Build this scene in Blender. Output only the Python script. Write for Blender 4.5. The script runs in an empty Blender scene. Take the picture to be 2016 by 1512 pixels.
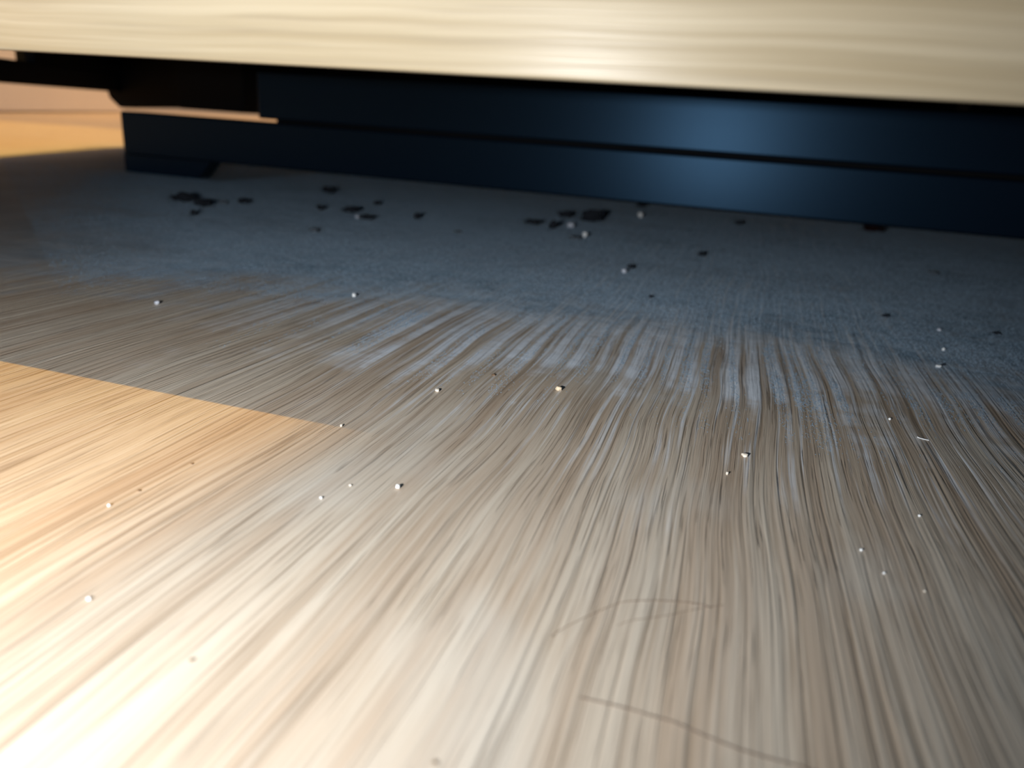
import bpy, bmesh, math, random
import numpy as np
from mathutils import Matrix, Vector, noise

# ------------------------------------------------------------------ camera, light, exposure
# metres; X along the furniture front (right), Y away under it, Z up; lens 5 cm above the floor
scene = bpy.context.scene
C = scene.collection
cam_data = bpy.data.cameras.new('camera')
cam = bpy.data.objects.new('camera', cam_data)
C.objects.link(cam)
rot = Matrix(((0.9519, -0.1583, 0.2624), (0.2992, 0.2942, -0.9077), (0.0665, 0.9426, 0.3273)))
m = rot.to_quaternion().to_matrix().to_4x4()
m.translation = (0, 0, 0.05)
cam.matrix_world = m
cam_data.sensor_width = 36
cam_data.lens = 1480 / 2016 * 36
cam_data.clip_start = 0.005
cam_data.clip_end = 50
cam_data.dof.use_dof = True
cam_data.dof.focus_distance = 0.135
cam_data.dof.aperture_fstop = 20
scene.camera = cam

world = bpy.data.worlds.new('room_ambient')
scene.world = world
world.use_nodes = True
bg = world.node_tree.nodes['Background']
bg.inputs['Color'].default_value = (0.42, 0.68, 1.0, 1)
bg.inputs['Strength'].default_value = 0.25


def lamp(name, kind, loc, aim, energy, color, radius, size=None, blend=None):
    d = bpy.data.lights.new(name, kind)
    d.energy = energy
    d.color = color
    d.shadow_soft_size = radius
    if kind == 'SPOT':
        d.spot_size = math.radians(size)
        d.spot_blend = blend
    o = bpy.data.objects.new(name, d)
    C.objects.link(o)
    o.location = loc
    if aim is not None:
        o.rotation_euler = (Vector(aim) - Vector(loc)).to_track_quat('-Z', 'Y').to_euler()
    return o


# phone torch a couple of centimetres left of the lens
lamp('torch_light', 'SPOT', (-0.044, -0.045, 0.0499), (-0.18, 0.69, 0.0), 2.4, (0.94, 0.97, 1.0), 0.0015, 111.5, 1.0)
# warm room lamp above and behind the camera, whose pool of light ends beside the lens
lamp('warm_front_lamp', 'SPOT', (-0.86, -0.89, 2.30), (-0.86, 0.03, 0.0), 245, (1.0, 0.56, 0.055), 0.010, 35.65, 0.025)
# warm room lamp beyond the left end of the furniture
lamp('warm_back_lamp', 'POINT', (-1.50, 2.20, 1.90), None, 160, (1.0, 0.58, 0.22), 0.06)

vs = scene.view_settings
vs.view_transform = 'Standard'
vs.look = 'None'
vs.gamma = 1
vs.use_curve_mapping = False
vs.exposure = 0.0


# ------------------------------------------------------------------ node helpers
class Mat:
    def __init__(self, name):
        self.m = bpy.data.materials.new(name)
        self.m.use_nodes = True
        self.t = self.m.node_tree
        self.b = self.t.nodes['Principled BSDF']
        self.pos = None

    def put(self, sock, v):
        if isinstance(v, bpy.types.NodeSocket):
            self.t.links.new(v, sock)
        elif isinstance(v, (tuple, list)) and len(v) == 3 and sock.type == 'RGBA':
            sock.default_value = (*v, 1)
        else:
            sock.default_value = v

    def coord(self):
        if self.pos is None:
            self.pos = self.t.nodes.new('ShaderNodeTexCoord').outputs['Object']
        return self.pos

    def xyz(self, v):
        n = self.t.nodes.new('ShaderNodeSeparateXYZ')
        self.put(n.inputs[0], v)
        return n.outputs[0], n.outputs[1], n.outputs[2]

    def vec(self, x, y, z):
        n = self.t.nodes.new('ShaderNodeCombineXYZ')
        for i, v in enumerate((x, y, z)):
            self.put(n.inputs[i], v)
        return n.outputs[0]

    def math(self, op, a, b=0.0, c=0.0, clamp=False):
        n = self.t.nodes.new('ShaderNodeMath')
        n.operation = op
        n.use_clamp = clamp
        for i, v in enumerate((a, b, c)):
            self.put(n.inputs[i], v)
        return n.outputs[0]

    def noise(self, v, scale, detail=3.0, rough=0.5, dist=0.0):
        n = self.t.nodes.new('ShaderNodeTexNoise')
        self.put(n.inputs['Vector'], v)
        n.inputs['Scale'].default_value = scale
        n.inputs['Detail'].default_value = detail
        n.inputs['Roughness'].default_value = rough
        n.inputs['Distortion'].default_value = dist
        return n.outputs['Fac']

    def smooth(self, v, a, b, lo=0.0, hi=1.0):
        n = self.t.nodes.new('ShaderNodeMapRange')
        n.interpolation_type = 'SMOOTHSTEP'
        for i, q in enumerate((v, a, b, lo, hi)):
            self.put(n.inputs[i], q)
        return n.outputs[0]

    def mix(self, f, a, b):
        n = self.t.nodes.new('ShaderNodeMix')
        n.data_type = 'RGBA'
        self.put(n.inputs[0], f)
        self.put(n.inputs[6], a)
        self.put(n.inputs[7], b)
        return n.outputs[2]

    def bump(self, h, strength, dist, normal=None):
        n = self.t.nodes.new('ShaderNodeBump')
        n.inputs['Strength'].default_value = strength
        n.inputs['Distance'].default_value = dist
        self.put(n.inputs['Height'], h)
        if normal is not None:
            self.put(n.inputs['Normal'], normal)
        return n.outputs[0]

    def done(self, color, rough=0.5, spec=0.5, normal=None):
        self.put(self.b.inputs['Base Color'], color)
        self.put(self.b.inputs['Roughness'], rough)
        self.put(self.b.inputs['Specular IOR Level'], spec)
        if normal is not None:
            self.put(self.b.inputs['Normal'], normal)
        return self.m


def floor_material():
    M = Mat('dusty_oak_floor')
    x, y, z = M.xyz(M.coord())
    # grain runs along Y and wanders a little
    w = M.noise(M.vec(M.math('MULTIPLY', x, 9), M.math('MULTIPLY', y, 7), 0), 1.0, 2)
    w2 = M.noise(M.vec(M.math('MULTIPLY', x, 60), M.math('MULTIPLY', y, 20), 3), 1.0, 2)
    xw = M.math('ADD', x, M.math('MULTIPLY', M.math('SUBTRACT', w, 0.5), 0.012))
    xw = M.math('ADD', xw, M.math('MULTIPLY', M.math('SUBTRACT', w2, 0.5), 0.0012))
    broad = M.noise(M.vec(M.math('MULTIPLY', xw, 170), M.math('MULTIPLY', y, 3.0), 0), 1.0, 4, 0.55)
    mid = M.noise(M.vec(M.math('MULTIPLY', xw, 620), M.math('MULTIPLY', y, 11), 5), 1.0, 4, 0.6)
    fine = M.noise(M.vec(M.math('MULTIPLY', xw, 1700), M.math('MULTIPLY', y, 34), 9), 1.0, 3, 0.6)
    pores = M.noise(M.vec(M.math('MULTIPLY', xw, 2300), M.math('MULTIPLY', y, 36), 17), 1.0, 2, 0.5)
    patch = M.noise(M.vec(M.math('MULTIPLY', x, 30), M.math('MULTIPLY', y, 22), 2), 1.0, 3)
    col = M.mix(M.smooth(broad, 0.33, 0.67), (0.455, 0.345, 0.25), (0.575, 0.485, 0.38))
    col = M.mix(M.smooth(mid, 0.44, 0.72, 0.0, 0.52), col, (0.65, 0.575, 0.47))
    lines = M.noise(M.vec(M.math('MULTIPLY', xw, 1050), M.math('MULTIPLY', y, 10), 33), 1.0, 2, 0.5)
    col = M.mix(M.smooth(lines, 0.44, 0.33, 0.0, 0.40), col, (0.27, 0.19, 0.125))
    col = M.mix(M.smooth(fine, 0.52, 0.30, 0.0, 0.5), col, (0.31, 0.22, 0.145))
    pore = M.smooth(pores, 0.40, 0.31)
    col = M.mix(M.math('MULTIPLY', pore, 0.32), col, (0.22, 0.15, 0.10))
    col = M.mix(M.smooth(patch, 0.52, 0.70, 0.0, 0.35), col, (0.60, 0.57, 0.51))
    # dust: wiped away near the front, thick from about 19 cm in
    n1 = M.noise(M.vec(M.math('MULTIPLY', x, 26), M.math('MULTIPLY', y, 40), 1), 1.0, 5, 0.6)
    n2 = M.noise(M.vec(M.math('MULTIPLY', x, 120), M.math('MULTIPLY', y, 150), 4), 1.0, 4, 0.65)
    nb = M.noise(M.vec(M.math('MULTIPLY', x, 9), M.math('MULTIPLY', y, 12), 8), 1.0, 3, 0.5)
    streak = M.noise(M.vec(M.math('MULTIPLY', xw, 330), M.math('MULTIPLY', y, 5), 21), 1.0, 3, 0.55)
    streak2 = M.noise(M.vec(M.math('MULTIPLY', xw, 900), M.math('MULTIPLY', y, 13), 27), 1.0, 3, 0.6)
    jag = M.math('ADD', M.math('MULTIPLY', M.math('SUBTRACT', n1, 0.5), 0.125),
                 M.math('MULTIPLY', M.math('SUBTRACT', n2, 0.5), 0.018))
    jag = M.math('ADD', jag, M.math('MULTIPLY', M.math('SUBTRACT', streak, 0.5), 0.075))
    edge = M.math('ADD', y, jag)                                   # jagged distance towards the rail
    # the wiped arc comes a little nearer on both sides
    edge = M.math('ADD', edge, M.math('MULTIPLY', M.math('POWER', M.math('ABSOLUTE', M.math('ADD', x, 0.01)), 2.0), 0.9))
    under = M.math('MULTIPLY', M.smooth(y, 0.74, 0.66), M.smooth(M.math('ADD', x, M.math('MULTIPLY', y, 0.395)), -0.44, -0.36))
    under = M.math('MULTIPLY', under, M.smooth(M.math('ADD', M.math('ADD', x, M.math('MULTIPLY', y, 0.8)), M.math('MULTIPLY', M.math('SUBTRACT', n1, 0.5), 0.08)), -0.11, 0.01, 0.35, 1.0))
    coat = M.math('MULTIPLY', M.smooth(edge, 0.168, 0.225), under)
    ridge = M.math('MULTIPLY', M.smooth(edge, 0.140, 0.178), M.smooth(edge, 0.245, 0.190))
    side = M.smooth(M.math('ABSOLUTE', M.math('ADD', x, 0.025)), 0.13, 0.03)
    ridge = M.math('MULTIPLY', ridge, side)
    ridge = M.math('MULTIPLY', ridge, M.smooth(streak, 0.44, 0.56, 0.08, 1.0))
    ridge = M.math('MULTIPLY', ridge, M.smooth(n2, 0.30, 0.5, 0.55, 1.0))
    thin = M.math('MULTIPLY', M.smooth(M.math('ADD', y, M.math('MULTIPLY', M.math('SUBTRACT', n1, 0.5), 0.09)), 0.090, 0.150),
                  M.smooth(streak2, 0.53, 0.64))
    thin = M.math('MULTIPLY', thin, M.math('MULTIPLY', M.smooth(x, -0.12, -0.03), M.smooth(x, 0.075, 0.035)))
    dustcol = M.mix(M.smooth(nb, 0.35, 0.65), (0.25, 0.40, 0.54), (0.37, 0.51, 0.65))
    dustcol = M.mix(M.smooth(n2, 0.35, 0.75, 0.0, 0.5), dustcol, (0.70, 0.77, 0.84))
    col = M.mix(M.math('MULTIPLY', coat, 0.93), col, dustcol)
    col = M.mix(M.math('MULTIPLY', thin, 0.85), col, (0.78, 0.82, 0.86))
    col = M.mix(M.math('MULTIPLY', ridge, 0.9), col, (0.84, 0.90, 0.97))
    # relief: brushed grain, softened under the dust
    keep = M.math('SUBTRACT', 1.0, M.math('MULTIPLY', M.smooth(edge, 0.19, 0.27), 0.85))
    relief = M.math('ADD', M.math('MULTIPLY', mid, 0.6), M.math('MULTIPLY', fine, 0.35))
    relief = M.math('ADD', relief, M.math('MULTIPLY', streak, 0.5))
    relief = M.math('SUBTRACT', relief, M.math('MULTIPLY', pore, 0.35))
    relief = M.math('ADD', relief, M.math('MULTIPLY', M.smooth(lines, 0.33, 0.46), 0.25))
    relief = M.math('MULTIPLY', relief, keep)
    relief = M.math('ADD', relief, M.math('MULTIPLY', M.math('MULTIPLY', n2, coat), 0.6))
    nrm = M.bump(relief, 0.55, 0.0010)
    rough = M.math('ADD', 0.46, M.math('MULTIPLY', coat, 0.45))
    spec = M.math('SUBTRACT', 0.22, M.math('MULTIPLY', coat, 0.18))
    return M.done(col, rough, spec, nrm)


def veneer_material():
    M = Mat('pale_oak_veneer')
    x, y, z = M.xyz(M.coord())
    u = M.math('ADD', x, y)
    zz = M.math('ADD', z, M.math('MULTIPLY', M.noise(M.vec(M.math('MULTIPLY', u, 14), M.math('MULTIPLY', z, 30), 0), 1.0, 2), 0.004))
    a = M.noise(M.vec(M.math('MULTIPLY', u, 9), M.math('MULTIPLY', zz, 620), 0), 1.0, 4, 0.55)
    b = M.noise(M.vec(M.math('MULTIPLY', u, 30), M.math('MULTIPLY', zz, 1500), 7), 1.0, 3, 0.6)
    col = M.mix(M.smooth(a, 0.36, 0.66), (0.188, 0.150, 0.094), (0.248, 0.207, 0.142))
    col = M.mix(M.smooth(b, 0.50, 0.75, 0.0, 0.35), col, (0.135, 0.108, 0.075))
    return M.done(col, 0.30, 0.09, M.bump(b, 0.10, 0.0003))


def paint_material(name, color, rough, spec=0.5, tint=(1, 1, 1, 1)):
    M = Mat(name)
    n = M.noise(M.coord(), 1400, 3, 0.5)
    d = tuple(c * 0.8 for c in color)
    M.b.inputs['Specular Tint'].default_value = tint
    return M.done(M.mix(n, d, color), M.math('ADD', rough - 0.015, M.math('MULTIPLY', n, 0.03)), spec, M.bump(n, 0.02, 0.0001))


def plaster_material(name, color):
    M = Mat(name)
    n = M.noise(M.coord(), 3.0, 4, 0.6)
    return M.done(M.mix(n, tuple(c * 0.9 for c in color), color), 0.7, 0.3)


def fluff_material(name, a, b, rough=0.95, spec=0.05):
    M = Mat(name)
    n = M.noise(M.coord(), 1500, 4, 0.6)
    return M.done(M.mix(M.smooth(n, 0.3, 0.7), a, b), rough, spec)


MAT = {
    'floor': floor_material(),
    'veneer': veneer_material(),
    'navy': paint_material('satin_navy_black_paint', (0.004, 0.008, 0.015), 0.34, 0.36, (0.26, 0.58, 1.0, 1)),
    'black': paint_material('dull_black_board', (0.006, 0.006, 0.007), 0.7, 0.12),
    'wall': plaster_material('cream_plaster', (0.90, 0.86, 0.82)),
    'skirting': plaster_material('cream_skirting_paint', (0.90, 0.84, 0.79)),
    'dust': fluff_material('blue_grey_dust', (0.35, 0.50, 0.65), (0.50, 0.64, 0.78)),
    'lint': fluff_material('dark_lint', (0.008, 0.009, 0.012), (0.035, 0.04, 0.05)),
    'lint_grey': fluff_material('grey_fluff', (0.06, 0.07, 0.085), (0.13, 0.15, 0.17)),
    'lint_red': fluff_material('reddish_lint', (0.012, 0.004, 0.004), (0.03, 0.012, 0.012)),
    'speck': fluff_material('brown_speck', (0.10, 0.06, 0.03), (0.20, 0.13, 0.08)),
    'crumb0': fluff_material('white_crumb', (0.75, 0.75, 0.74), (0.92, 0.92, 0.90), 0.35, 0.5),
    'crumb1': fluff_material('dusty_crumb', (0.42, 0.44, 0.50), (0.62, 0.64, 0.70), 0.6, 0.3),
    'crumb2': fluff_material('tan_crumb', (0.62, 0.48, 0.32), (0.80, 0.66, 0.48), 0.6, 0.3),
    'crumb3': fluff_material('cream_crumb', (0.70, 0.60, 0.48), (0.88, 0.80, 0.68), 0.5, 0.4),
    'hair': fluff_material('brown_hair', (0.15, 0.10, 0.07), (0.23, 0.165, 0.12), 0.45, 0.4),
    'fibre': fluff_material('white_fibre', (0.6, 0.62, 0.62), (0.8, 0.8, 0.8), 0.7, 0.2),
}


# ------------------------------------------------------------------ mesh helpers
def link(name, bm, mat, parent=None, smooth=False):
    me = bpy.data.meshes.new(name)
    bmesh.ops.recalc_face_normals(bm, faces=bm.faces)
    bm.to_mesh(me)
    bm.free()
    if smooth:
        for p in me.polygons:
            p.use_smooth = True
    me.materials.append(MAT[mat])
    o = bpy.data.objects.new(name, me)
    C.objects.link(o)
    if parent is not None:
        o.parent = parent
    return o


def prism(profile, axis, a, b, bevel=0.0, segs=3):
    """extrude a closed 2D profile along an axis; profile is in the two other axes, in order"""
    bm = bmesh.new()

    def P(q, t):
        if axis == 'X':
            return (t, q[0], q[1])
        if axis == 'Y':
            return (q[0], t, q[1])
        return (q[0], q[1], t)
    n = len(profile)
    A = [bm.verts.new(P(q, a)) for q in profile]
    B = [bm.verts.new(P(q, b)) for q in profile]
    bm.faces.new(A)
    bm.faces.new(B[::-1])
    for i in range(n):
        j = (i + 1) % n
        bm.faces.new((A[i], B[i], B[j], A[j]))
    bmesh.ops.recalc_face_normals(bm, faces=bm.faces)
    if bevel:
        bmesh.ops.bevel(bm, geom=bm.edges[:], offset=bevel, segments=segs, profile=0.5, affect='EDGES')
    return bm


def box(x0, x1, y0, y1, z0, z1, bevel=0.0, segs=3):
    return prism([(x0, y0), (x1, y0), (x1, y1), (x0, y1)], 'Z', z0, z1, bevel, segs)


def structure(o, label=None, cat=None):
    o['kind'] = 'structure'
    if label:
        o['label'] = label
        o['category'] = cat
    return o


def thing(o, label, cat, group=None):
    o['label'] = label
    o['category'] = cat
    if group:
        o['group'] = group
    return o


# ------------------------------------------------------------------ the room
floor = link('floor', box(-6, 3, -2.5, 8, -0.02, 0.0), 'floor')
structure(floor, 'pale oak floor with brushed grain, dusty under the furniture', 'floor')

# cream wall beyond the left end of the furniture; its corner is hidden behind the foot
wa, wb = Vector((-1.17, 0.64)), Vector((-1.88, 1.99))
dirw = (wb - wa).normalized()
nw = Vector((-dirw.y, dirw.x))


def slab(p, q, n, t, z0, z1, bevel=0.0):
    return prism([tuple(p), tuple(q), tuple(q + n * t), tuple(p + n * t)], 'Z', z0, z1, bevel)


structure(link('wall_left', slab(wa + nw * 0.014, wb + nw * 0.014, nw, 0.12, 0.0, 2.6), 'wall'),
          'cream wall beyond the left end of the furniture', 'wall')
structure(link('baseboard_left', slab(wa, wb, nw, 0.014, 0.003, 0.09, 0.002), 'skirting'),
          'cream baseboard along the far wall at left', 'baseboard')
structure(link('wall_back', box(-6, 3, 4.6, 4.72, 0.0, 2.6), 'wall'), 'far wall of the room', 'wall')

# ------------------------------------------------------------------ the furniture
unit = bpy.data.objects.new('low_furniture_unit', None)
C.objects.link(unit)
unit.location = (0, 0, 0)
thing(unit, 'pale oak furniture piece raised on a recessed navy black base', 'furniture')

Y0, Y1 = 0.080, 0.685            # front face, back face
ZB, ZU, ZT = 0.0545, 0.100, 0.40  # apron bottom, underside, top
X1 = 0.95


def xl(y):                       # the left end runs at a slant
    return -0.58 - (y - 0.49) * 0.395


# front panel
link('front_panel', prism([(xl(Y0), Y0), (X1, Y0), (X1, Y0 + 0.002), (xl(Y0 + 0.002), Y0 + 0.002)], 'Z', ZB, ZT - 0.02, 0.0003, 2), 'veneer', unit)
link('front_core', prism([(xl(Y0), Y0 + 0.0021), (X1, Y0 + 0.0021), (X1, Y0 + 0.018), (xl(Y0 + 0.018), Y0 + 0.018)], 'Z', ZB + 0.0012, ZT - 0.02), 'black', unit)
link('top_panel', prism([(xl(Y0) - 0.004, Y0 - 0.002), (X1 + 0.004, Y0 - 0.002), (X1 + 0.004, Y1 + 0.002), (xl(Y1) - 0.004, Y1 + 0.002)], 'Z', ZT - 0.0195, ZT, 0.001, 2), 'veneer', unit)
link('side_panel', box(X1 - 0.018, X1, Y0 + 0.0185, Y1, ZB, ZT - 0.02), 'veneer', unit)
ya, yb = Y0 + 0.0185, Y1 - 0.0185
link('side_panel', prism([(xl(ya), ya), (xl(ya) + 0.02, ya), (xl(yb) + 0.02, yb), (xl(yb), yb)], 'Z', ZU, ZT - 0.02), 'veneer', unit)
# dark rail hanging below the left end, with a slot above it towards the front
link('end_rail', prism([(xl(ya), ya), (xl(ya) + 0.02, ya), (xl(yb) + 0.02, yb), (xl(yb), yb)], 'Z', 0.0530, 0.0705, 0.0008, 2), 'black', unit)
ys = 0.515
link('rail_packer', prism([(xl(ys), ys), (xl(ys) + 0.02, ys), (xl(yb) + 0.02, yb), (xl(yb), yb)], 'Z', 0.071, ZU - 0.0005), 'black', unit)
link('underside', prism([(xl(ya) + 0.021, ya), (X1 - 0.019, ya), (X1 - 0.019, yb), (xl(yb) + 0.021, yb)], 'Z', ZU + 0.0005, ZU + 0.012), 'black', unit)
# back panel, lower than the end rail, with a shaped left corner
yk = Y1 - 0.018
link('back_panel', prism([(-0.657, ZT - 0.02), (-0.657, 0.0575), (-0.6490, 0.0565), (-0.6455, 0.047), (-0.640, 0.0425), (-0.6335, 0.0380),
                          (-0.560, 0.0425), (X1, 0.0425), (X1, ZT - 0.02)], 'Y', yk, Y1), 'black', unit)
link('rear_block', box(-0.492, -0.425, 0.585, 0.625, 0.0425, ZU, 0.001, 2), 'black', unit)

# recessed base: a lower rail with a chamfered foot, an upper rail resting on it
YR = 0.4412
lower = link('lower_rail', box(-0.4200, 0.90, YR, YR + 0.022, 0.0116, 0.0400, 0.0013, 3), 'navy', unit)
link('foot', prism([(-0.4199, 0.0116), (-0.4199, 0.0), (-0.3600, 0.0), (-0.3485, 0.0116)], 'Y', YR + 0.0001, YR + 0.012), 'navy', unit)
link('foot', prism([(0.84, 0.0116), (0.8515, 0.0), (0.90, 0.0), (0.90, 0.0116)], 'Y', YR + 0.0001, YR + 0.012), 'navy', unit)
link('upper_rail', box(-0.3100, 0.90, YR, YR + 0.022, 0.0418, 0.0705, 0.0013, 3), 'navy', unit)
link('rail_tongue', box(-0.3050, 0.895, YR + 0.013, YR + 0.019, 0.0400, 0.0418), 'black', unit)
for bx0 in (-0.302, 0.10, 0.50, 0.86):
    link('base_post', box(bx0, bx0 + 0.03, YR + 0.0225, YR + 0.05, 0.0118, ZU), 'black', unit)

# ------------------------------------------------------------------ what lies on the floor
LINT = [
    (-0.2813, 0.3332, 0.01220, 0.00637, 'widest ragged dark lint clump lying just before the black foot'),
    (-0.2602, 0.3213, 0.00864, 0.00559, 'dark lint clump pressed against the right end of the widest ragged clump'),
    (-0.2432, 0.2934, 0.00328, 0.00421, 'small upright dark tuft in front of the two foot clumps'),
    (-0.2637, 0.3421, 0.00535, 0.00241, 'faint flat dark fleck between the foot clumps and the lone oval clump'),
    (-0.2566, 0.3495, 0.00677, 0.00433, 'lone oval dark lint clump right of the clumps by the foot'),
    (-0.2569, 0.4368, 0.00876, 0.00649, 'round blackest lint ball close under the left half of the rail'),
    (-0.2147, 0.3562, 0.00455, 0.00428, 'small dark tuft straight in front of the round black lint ball'),
    (-0.1983, 0.3590, 0.00799, 0.00586, 'dusty dark clump with a pale crumb at its foot, left of centre'),
    (-0.1798, 0.3417, 0.00808, 0.00354, 'long slanting dark lint strand right of the pale crumb left of centre'),
    (-0.2056, 0.4032, 0.00442, 0.00354, 'small dark tuft above and behind the long slanting lint strand'),
    (-0.1619, 0.3623, 0.00341, 0.00472, 'solitary pointed dark speck midway between the two middle lint groups'),
    (-0.1771, 0.2886, 0.00439, 0.00263, 'pale grey fluff spot nearest the camera in the left lint group'),
    (-0.1269, 0.3309, 0.00378, 0.00189, 'faint flat grey fleck right of the solitary pointed dark speck'),
    (-0.1074, 0.3908, 0.00863, 0.00432, 'flat dark clump at the left end of the centre lint group'),
    (-0.0940, 0.3799, 0.00391, 0.00678, 'tall narrow dark tuft second from the left in the centre group'),
    (-0.1011, 0.4370, 0.00832, 0.00594, 'slanted dark tuft at the back of the centre lint group'),
    (-0.0845, 0.4302, 0.01218, 0.00986, 'biggest black lint clump, right end of the centre group'),
    (-0.0764, 0.3526, 0.00578, 0.00265, 'bluish flat wisp left of the brightest white crumb in the centre group'),
    (-0.0727, 0.5483, 0.00793, 0.00324, 'flat dark wad standing in for shade at the rail base behind a lone white crumb'),  # dark lump added for the shadow at the base of the rail
    (-0.0040, 0.4936, 0.00566, 0.00377, 'small dark tuft under the rail right of the lone white crumb'),
    (-0.0165, 0.3443, 0.00338, 0.00315, 'single dark lint dot on the dust right of centre'),
    (-0.0399, 0.2910, 0.00295, 0.00236, 'dark fluff dot beside a dull white crumb in mid dust'),
    (0.0776, 0.5340, 0.01234, 0.00585, 'reddish black lint clump against the right half of the rail'),
    (0.0815, 0.3675, 0.00400, 0.00222, 'soft dark fleck in the dust near the right edge, below the rail'),
    (0.0465, 0.2572, 0.00209, 0.00144, 'tiny dark fleck in the dust above the right-hand grain streaks'),
    (0.0767, 0.2523, 0.00244, 0.00122, 'dark slanted fleck farthest right on the dusty floor'),
    (-0.0254, 0.2408, 0.00147, 0.00147, 'tiny round dark dot at the top of the bright dust streaks'),
    (-0.0452, 0.1420, 0.00096, 0.00064, 'tiny brown speck on clean wood left of the tan crumb'),
    (0.0527, 0.2047, 0.00102, 0.00064, 'tiny dark speck touching a white crumb near the right edge'),
    (-0.0434, 0.0478, 0.00043, 0.00043, 'brown speck alone on the brightest floor at lower left'),
    (-0.0720, 0.0726, 0.00055, 0.00027, 'thin brown speck in the warm lit patch, nearer the camera'),
    (-0.0713, 0.0821, 0.00044, 0.00037, 'tiny brown speck in the warm lit patch, farther from the camera'),
    (-0.0173, 0.0450, 0.00046, 0.00033, 'brown speck at the bottom edge of the picture'),
]
CRUMBS = [
    (-0.1036, 0.1893, 0.00102, 0.00131, 0, 'white crumb at the far edge of the dust, left of centre'),
    (-0.0630, 0.4766, 0.00283, 0.00346, 0, 'lone round white crumb just in front of the rail'),
    (-0.0733, 0.3617, 0.00221, 0.00295, 0, 'brightest white crumb in front of the biggest black lint clump'),
    (-0.0876, 0.3928, 0.00348, 0.00294, 1, 'dull lilac crumb in the middle of the centre lint group'),
    (-0.0854, 0.4667, 0.00250, 0.00250, 1, 'dull white crumb on the right of the biggest black lint clump'),
    (-0.1846, 0.3412, 0.00228, 0.00202, 1, 'dull white crumb between the dusty clump and the slanting strand'),
    (-0.0404, 0.2791, 0.00170, 0.00170, 1, 'dull white crumb beside a dark fluff dot in mid dust'),
    (0.0598, 0.2462, 0.00106, 0.00091, 1, 'faint white crumb, farthest of three near the right edge'),
    (0.0558, 0.2205, 0.00082, 0.00095, 0, 'bright white crumb, middle one of three near the right edge'),
    (0.0508, 0.2014, 0.00126, 0.00075, 0, 'white crumb with a dark speck beside it, near the right edge'),
    (-0.1408, 0.1541, 0.00131, 0.00104, 1, 'bluish white crumb on the grey floor above the warm patch'),
    (-0.0305, 0.1393, 0.00112, 0.00102, 2, 'tan crumb alone on the wood beneath the dust streaks'),
    (0.0059, 0.1221, 0.00102, 0.00068, 3, 'flat pale crumb among fine dark grain right of centre'),
    (-0.0411, 0.0877, 0.00065, 0.00065, 0, 'sharp white crumb on pale wood left of centre'),
    (0.0212, 0.0970, 0.00033, 0.00040, 0, 'tiny glinting crumb on brown wood, farthest of three at right'),
    (0.0233, 0.0921, 0.00032, 0.00032, 0, 'tiny glinting crumb on brown wood, middle one of three at right'),
    (0.0275, 0.0898, 0.00031, 0.00031, 3, 'tiny yellowish crumb on brown wood, nearest of three at right'),
    (-0.0518, 0.1275, 0.00089, 0.00059, 3, 'pinkish flat crumb left of the tan crumb'),
    (-0.0723, 0.0677, 0.00039, 0.00039, 0, 'tiny white crumb inside the warm lit patch'),
    (-0.0592, 0.0515, 0.00043, 0.00037, 0, 'white crumb on overexposed floor under the warm lit patch'),
    (-0.0593, 0.1039, 0.00034, 0.00051, 3, 'tiny pale crumb at the sharp tip of the warm lit patch'),
    (-0.0492, 0.0806, 0.00035, 0.00035, 0, "tiny white crumb just right of the warm patch's soft side"),
    (0.0034, 0.1134, 0.00032, 0.00056, 3, 'tiny upright tan crumb below left of the flat pale crumb'),
    (0.0307, 0.1112, 0.00037, 0.00037, 0, 'tiny white crumb on dark wood behind the three glinting crumbs'),
    (-0.0475, 0.0856, 0.00036, 0.00029, 3, 'tiny cream crumb left of the sharp white crumb'),
    (0.0329, 0.1539, 0.00050, 0.00050, 0, 'tiny white grain at the end of the right-hand dust streaks'),
]
HAIRS = [
    ('long thin brown hair arching across the wood at lower centre', 4e-05, [(-0.01243, 0.06421), (-0.01175, 0.06583), (-0.01033, 0.06808), (-0.00873, 0.07038), (-0.00746, 0.07211), (-0.00614, 0.07347), (-0.00356, 0.07476), (-0.00081, 0.07572), (0.00176, 0.07628), (0.00312, 0.07604)]),
    ('faint short hair just beneath the arching hair', 3e-05, [(-0.00631, 0.06881), (-0.00515, 0.07014), (-0.00314, 0.07155), (-0.00109, 0.07298), (0.00098, 0.07474), (0.00284, 0.07612), (0.00447, 0.07721)]),
    ('dark hair running off the bottom edge at right of centre', 5.5e-05, [(-0.00788, 0.05672), (-0.00552, 0.05689), (-0.00307, 0.05697), (-0.00088, 0.05690), (0.00110, 0.05683), (0.00293, 0.05639), (0.00480, 0.05607), (0.00658, 0.05579), (0.00878, 0.05570), (0.01103, 0.05575), (0.01351, 0.05563)]),
    ('short white fibre on dark wood near the right edge', 0.0001, [(0.03646, 0.14619), (0.03697, 0.14565), (0.03762, 0.14545), (0.03836, 0.14530)]),
]


def fibre_tube(bm, pts, r, sides=5):
    """thin tube along a polyline, tapered at both ends"""
    rings = []
    n = len(pts)
    for i, p in enumerate(pts):
        a = pts[max(i - 1, 0)]
        b = pts[min(i + 1, n - 1)]
        t = (b - a).normalized()
        u = t.cross(Vector((0, 0, 1)))
        u = u.normalized() if u.length > 1e-6 else Vector((1, 0, 0))
        v = u.cross(t).normalized()
        rr = r * (0.45 if i in (0, n - 1) else 1.0)
        rings.append([bm.verts.new(p + (u * math.cos(k * math.tau / sides) + v * math.sin(k * math.tau / sides)) * rr) for k in range(sides)])
    for A, B in zip(rings, rings[1:]):
        for k in range(sides):
            j = (k + 1) % sides
            bm.faces.new((A[k], A[j], B[j], B[k]))
    bm.faces.new(rings[0][::-1])
    bm.faces.new(rings[-1])


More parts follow.
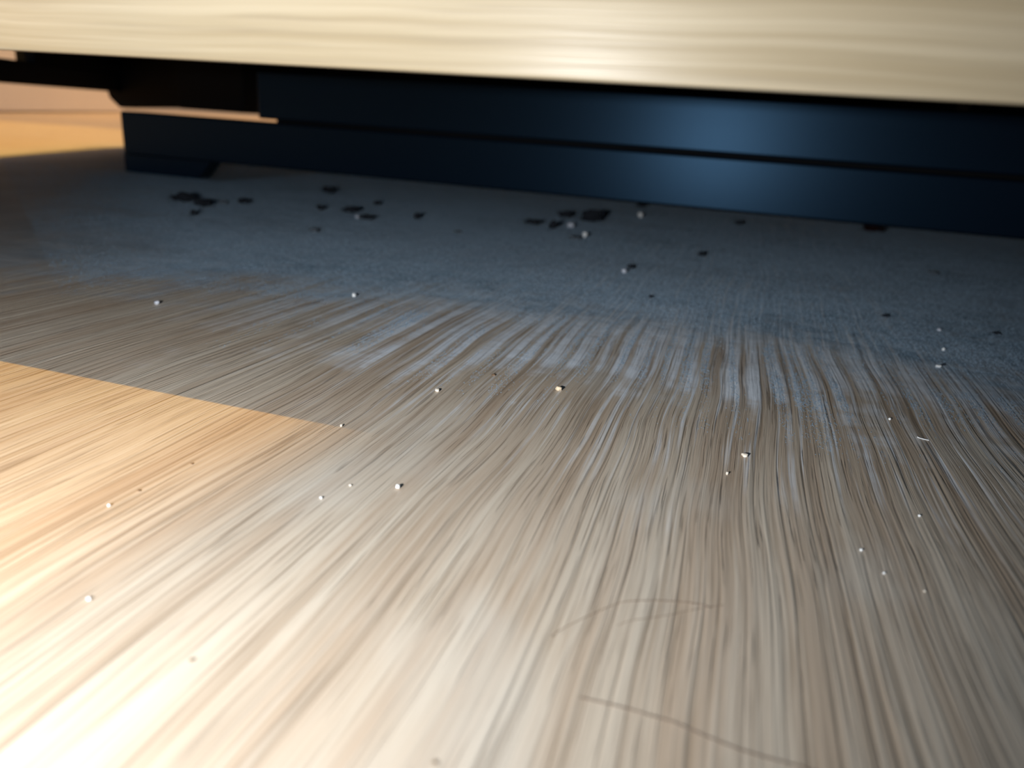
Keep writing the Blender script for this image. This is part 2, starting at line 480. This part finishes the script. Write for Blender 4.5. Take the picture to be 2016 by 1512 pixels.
def clump(w, h, seed, fibres):
    """a flattened ragged wad of lint with stray fibres, base at z = 0"""
    rng = random.Random(seed)
    bm = bmesh.new()
    bmesh.ops.create_icosphere(bm, subdivisions=4 if w > 0.004 else 3, radius=1.0)
    off = Vector((rng.uniform(-50, 50), rng.uniform(-50, 50), rng.uniform(-50, 50)))
    for v in bm.verts:
        d = 0.72 + 0.55 * noise.noise(v.co * 1.6 + off) + 0.30 * noise.noise(v.co * 4.1 + off) + 0.16 * noise.noise(v.co * 9.0 + off)
        v.co *= max(d, 0.25)
    hw = w / 2
    for v in bm.verts:
        v.co.x *= hw
        v.co.y *= hw * 0.7
        v.co.z *= h * 0.5
    z0 = min(v.co.z for v in bm.verts)
    for v in bm.verts:
        v.co.z -= z0 * 0.72
        if v.co.z < 0:
            v.co.z = 0
    for k in range(fibres):
        a = rng.uniform(0, math.tau)
        p = Vector((math.cos(a) * hw * 0.4, math.sin(a) * hw * 0.3, h * rng.uniform(0.15, 0.6)))
        d = Vector((math.cos(a), math.sin(a), rng.uniform(-0.1, 0.5)))
        pts = []
        for i in range(7):
            pts.append(p.copy())
            d = (d + Vector((rng.uniform(-.5, .5), rng.uniform(-.5, .5), rng.uniform(-.45, .25)))).normalized()
            p = p + d * hw * 0.17
            p.z = max(p.z, 0.0001)
        fibre_tube(bm, pts, 0.00007, 4)
    return bm


for i, (x, y, w, h, label) in enumerate(LINT):
    small = w < 0.0016
    mat = 'lint'
    if 'grey' in label or 'wisp' in label or 'faint' in label or 'soft' in label:
        mat = 'lint_grey'
    elif 'reddish' in label:
        mat = 'lint_red'
    elif 'brown' in label:
        mat = 'speck'
    name = 'floor_speck' if ('speck' in label or 'fleck' in label) else 'lint_clump'
    o = link(name, clump(w * 1.15, h * 0.85, 100 + i, 0 if small else (14 if w > 0.006 else 7)), mat, None, True)
    o.location = (x, y, 0.0)
    thing(o, label, 'speck' if name == 'floor_speck' else 'lint', 'dark bits on the dusty floor')


def crumb_mesh(w, h, seed):
    """an angular little grain, base at z = 0"""
    rng = random.Random(seed)
    bm = bmesh.new()
    bmesh.ops.create_icosphere(bm, subdivisions=2, radius=1.0)
    off = Vector((rng.uniform(-50, 50), rng.uniform(-50, 50), 0))
    for v in bm.verts:
        d = 0.9 + 0.45 * noise.noise(v.co * 1.1 + off)
        v.co *= d
        for k in (0, 1, 2):                         # cut it towards a block
            v.co[k] = max(-0.78, min(0.78, v.co[k]))
    r = Matrix.Rotation(rng.uniform(0, 3), 3, 'Z') @ Matrix.Rotation(rng.uniform(-0.4, 0.4), 3, 'X')
    for v in bm.verts:
        v.co = r @ v.co
        v.co.x *= w * 0.62
        v.co.y *= w * 0.55
        v.co.z *= h * 0.55
    z0 = min(v.co.z for v in bm.verts)
    for v in bm.verts:
        v.co.z -= z0
    return bm


for i, (x, y, w, h, kind, label) in enumerate(CRUMBS):
    o = link('crumb', crumb_mesh(w, h, 500 + i), 'crumb%d' % kind)
    o.location = (x, y, 0.0)
    thing(o, label, 'crumb', 'pale crumbs on the floor')

for i, (label, r, pts) in enumerate(HAIRS):
    P = []
    n = len(pts)
    for k in range(n - 1):                           # smooth the strand
        p0, p1, p2, p3 = (Vector(pts[max(k - 1, 0)]), Vector(pts[k]), Vector(pts[k + 1]), Vector(pts[min(k + 2, n - 1)]))
        for s in range(6):
            t = s / 6
            q = 0.5 * ((2 * p1) + (p2 - p0) * t + (2 * p0 - 5 * p1 + 4 * p2 - p3) * t * t + (3 * p1 - p0 - 3 * p2 + p3) * t ** 3)
            P.append(Vector((q.x, q.y, r + 0.00002)))
    P.append(Vector((pts[-1][0], pts[-1][1], r + 0.00002)))
    base = P[0].copy()
    base.z = 0
    bm = bmesh.new()
    fibre_tube(bm, [p - base for p in P], r, 6)
    white = 'white' in label
    o = link('fibre' if white else 'hair', bm, 'fibre' if white else 'hair', None, True)
    o.location = base
    thing(o, label, 'fibre' if white else 'hair')


def dust_layer(count, seed=7):
    """tiny grains of dust, thick towards the rail, drawn out into streaks where the floor was wiped"""
    rng = np.random.default_rng(seed)
    n = count * 5
    y = rng.uniform(0.10 ** 1.1, 0.580 ** 1.1, n) ** (1 / 1.1)
    x = y * rng.uniform(-1.25, 0.62, n) + 0.02
    ok = (x + 0.395 * y > -0.385) & ((y < 0.4395) | ((y > 0.4420) & (x > -0.342)))
    x, y = x[ok], y[ok]
    u = rng.uniform(0, 1, len(x))
    keep, long_ = [], []
    N = noise.noise
    for i in range(len(x)):
        if len(keep) >= count:
            break
        px, py = x[i], y[i]
        a = N((px * 26, py * 40, 1.3))
        b = N((px * 330, py * 5, 21.0))
        e = py + 0.024 * a + 0.022 * b + 0.9 * (px + 0.01) ** 2
        f = min(max((e - 0.172) / 0.06, 0.0), 1.0)
        f = f * f
        f *= min(max((px + 0.8 * py + 0.11) / 0.11, 0.10), 1.0)   # thinner towards the left end
        streak = False
        if 0.128 < py < 0.215 and abs(px + 0.022) < 0.10 and f < 0.9:
            q = px + 0.006 * N((px * 9, py * 7, 2.0))
            c = N((q * 420, py * 4.0, 41.0)) + 0.5 * N((q * 1100, py * 9.0, 43.0))
            d = N((px * 30, py * 45, 77.0))
            w = min((py - 0.128) / 0.045, 1.0) * min((0.215 - py) / 0.02, 1.0) * min((0.10 - abs(px + 0.022)) / 0.05, 1.0)
            if c > 0.14:
                g2 = w * min((c - 0.14) / 0.12, 1.0) * max(0.75 + 1.6 * d, 0.0)
                if g2 > f:
                    f, streak = g2, True
        if f <= 0.004:
            continue
        g = 0.72 + 0.55 * N((px * 16, py * 22, 5.0)) + 0.35 * N((px * 70, py * 90, 9.0))
        if u[i] < f * (1.0 if streak else max(g, 0.12)):
            keep.append(i)
            long_.append(streak or py < 0.19)
    P = np.stack([x[keep], y[keep]], 1)
    L = np.where(np.array(long_), 1.0, 0.0)
    n = len(P)
    size = np.clip(P[:, 1] / 0.36, 0.36, 1.0)
    r = rng.uniform(0.00010, 0.00026, n) * size
    h = rng.uniform(0.00014, 0.00040, n) * size * np.where(L > 0, 0.7, 1.0)
    stretch = 1.0 + 4.0 * L
    ang = rng.uniform(0, 2 * np.pi, n)
    V = np.zeros((n, 4, 3))
    for k in range(3):
        V[:, k, 0] = P[:, 0] + r * np.cos(ang + k * 2.0944)
        V[:, k, 1] = P[:, 1] + r * np.sin(ang + k * 2.0944) * stretch
    V[:, 3, :2] = P
    V[:, 3, 2] = h
    front = P[:, 1] < 0.44
    dust_mesh(V[front], 'layer of blue-grey dust on the floor in front of the rails')
    dust_mesh(V[~front], 'thin band of dust on the floor right underneath the dark rails')


def dust_mesh(V, label):
    n = len(V)
    base = (np.arange(n) * 4)[:, None]
    F = np.concatenate([base + np.array([0, 1, 3]), base + np.array([1, 2, 3]), base + np.array([2, 0, 3])])
    me = bpy.data.meshes.new('dust_layer')
    me.vertices.add(n * 4)
    me.vertices.foreach_set('co', V.reshape(-1))
    me.loops.add(len(F) * 3)
    me.loops.foreach_set('vertex_index', F.reshape(-1).astype(np.int32))
    me.polygons.add(len(F))
    me.polygons.foreach_set('loop_start', (np.arange(len(F)) * 3).astype(np.int32))
    me.update(calc_edges=True)
    me.materials.append(MAT['dust'])
    o = bpy.data.objects.new('dust_layer', me)
    C.objects.link(o)
    o['kind'] = 'stuff'
    return thing(o, label, 'dust')


dust_layer(600000)
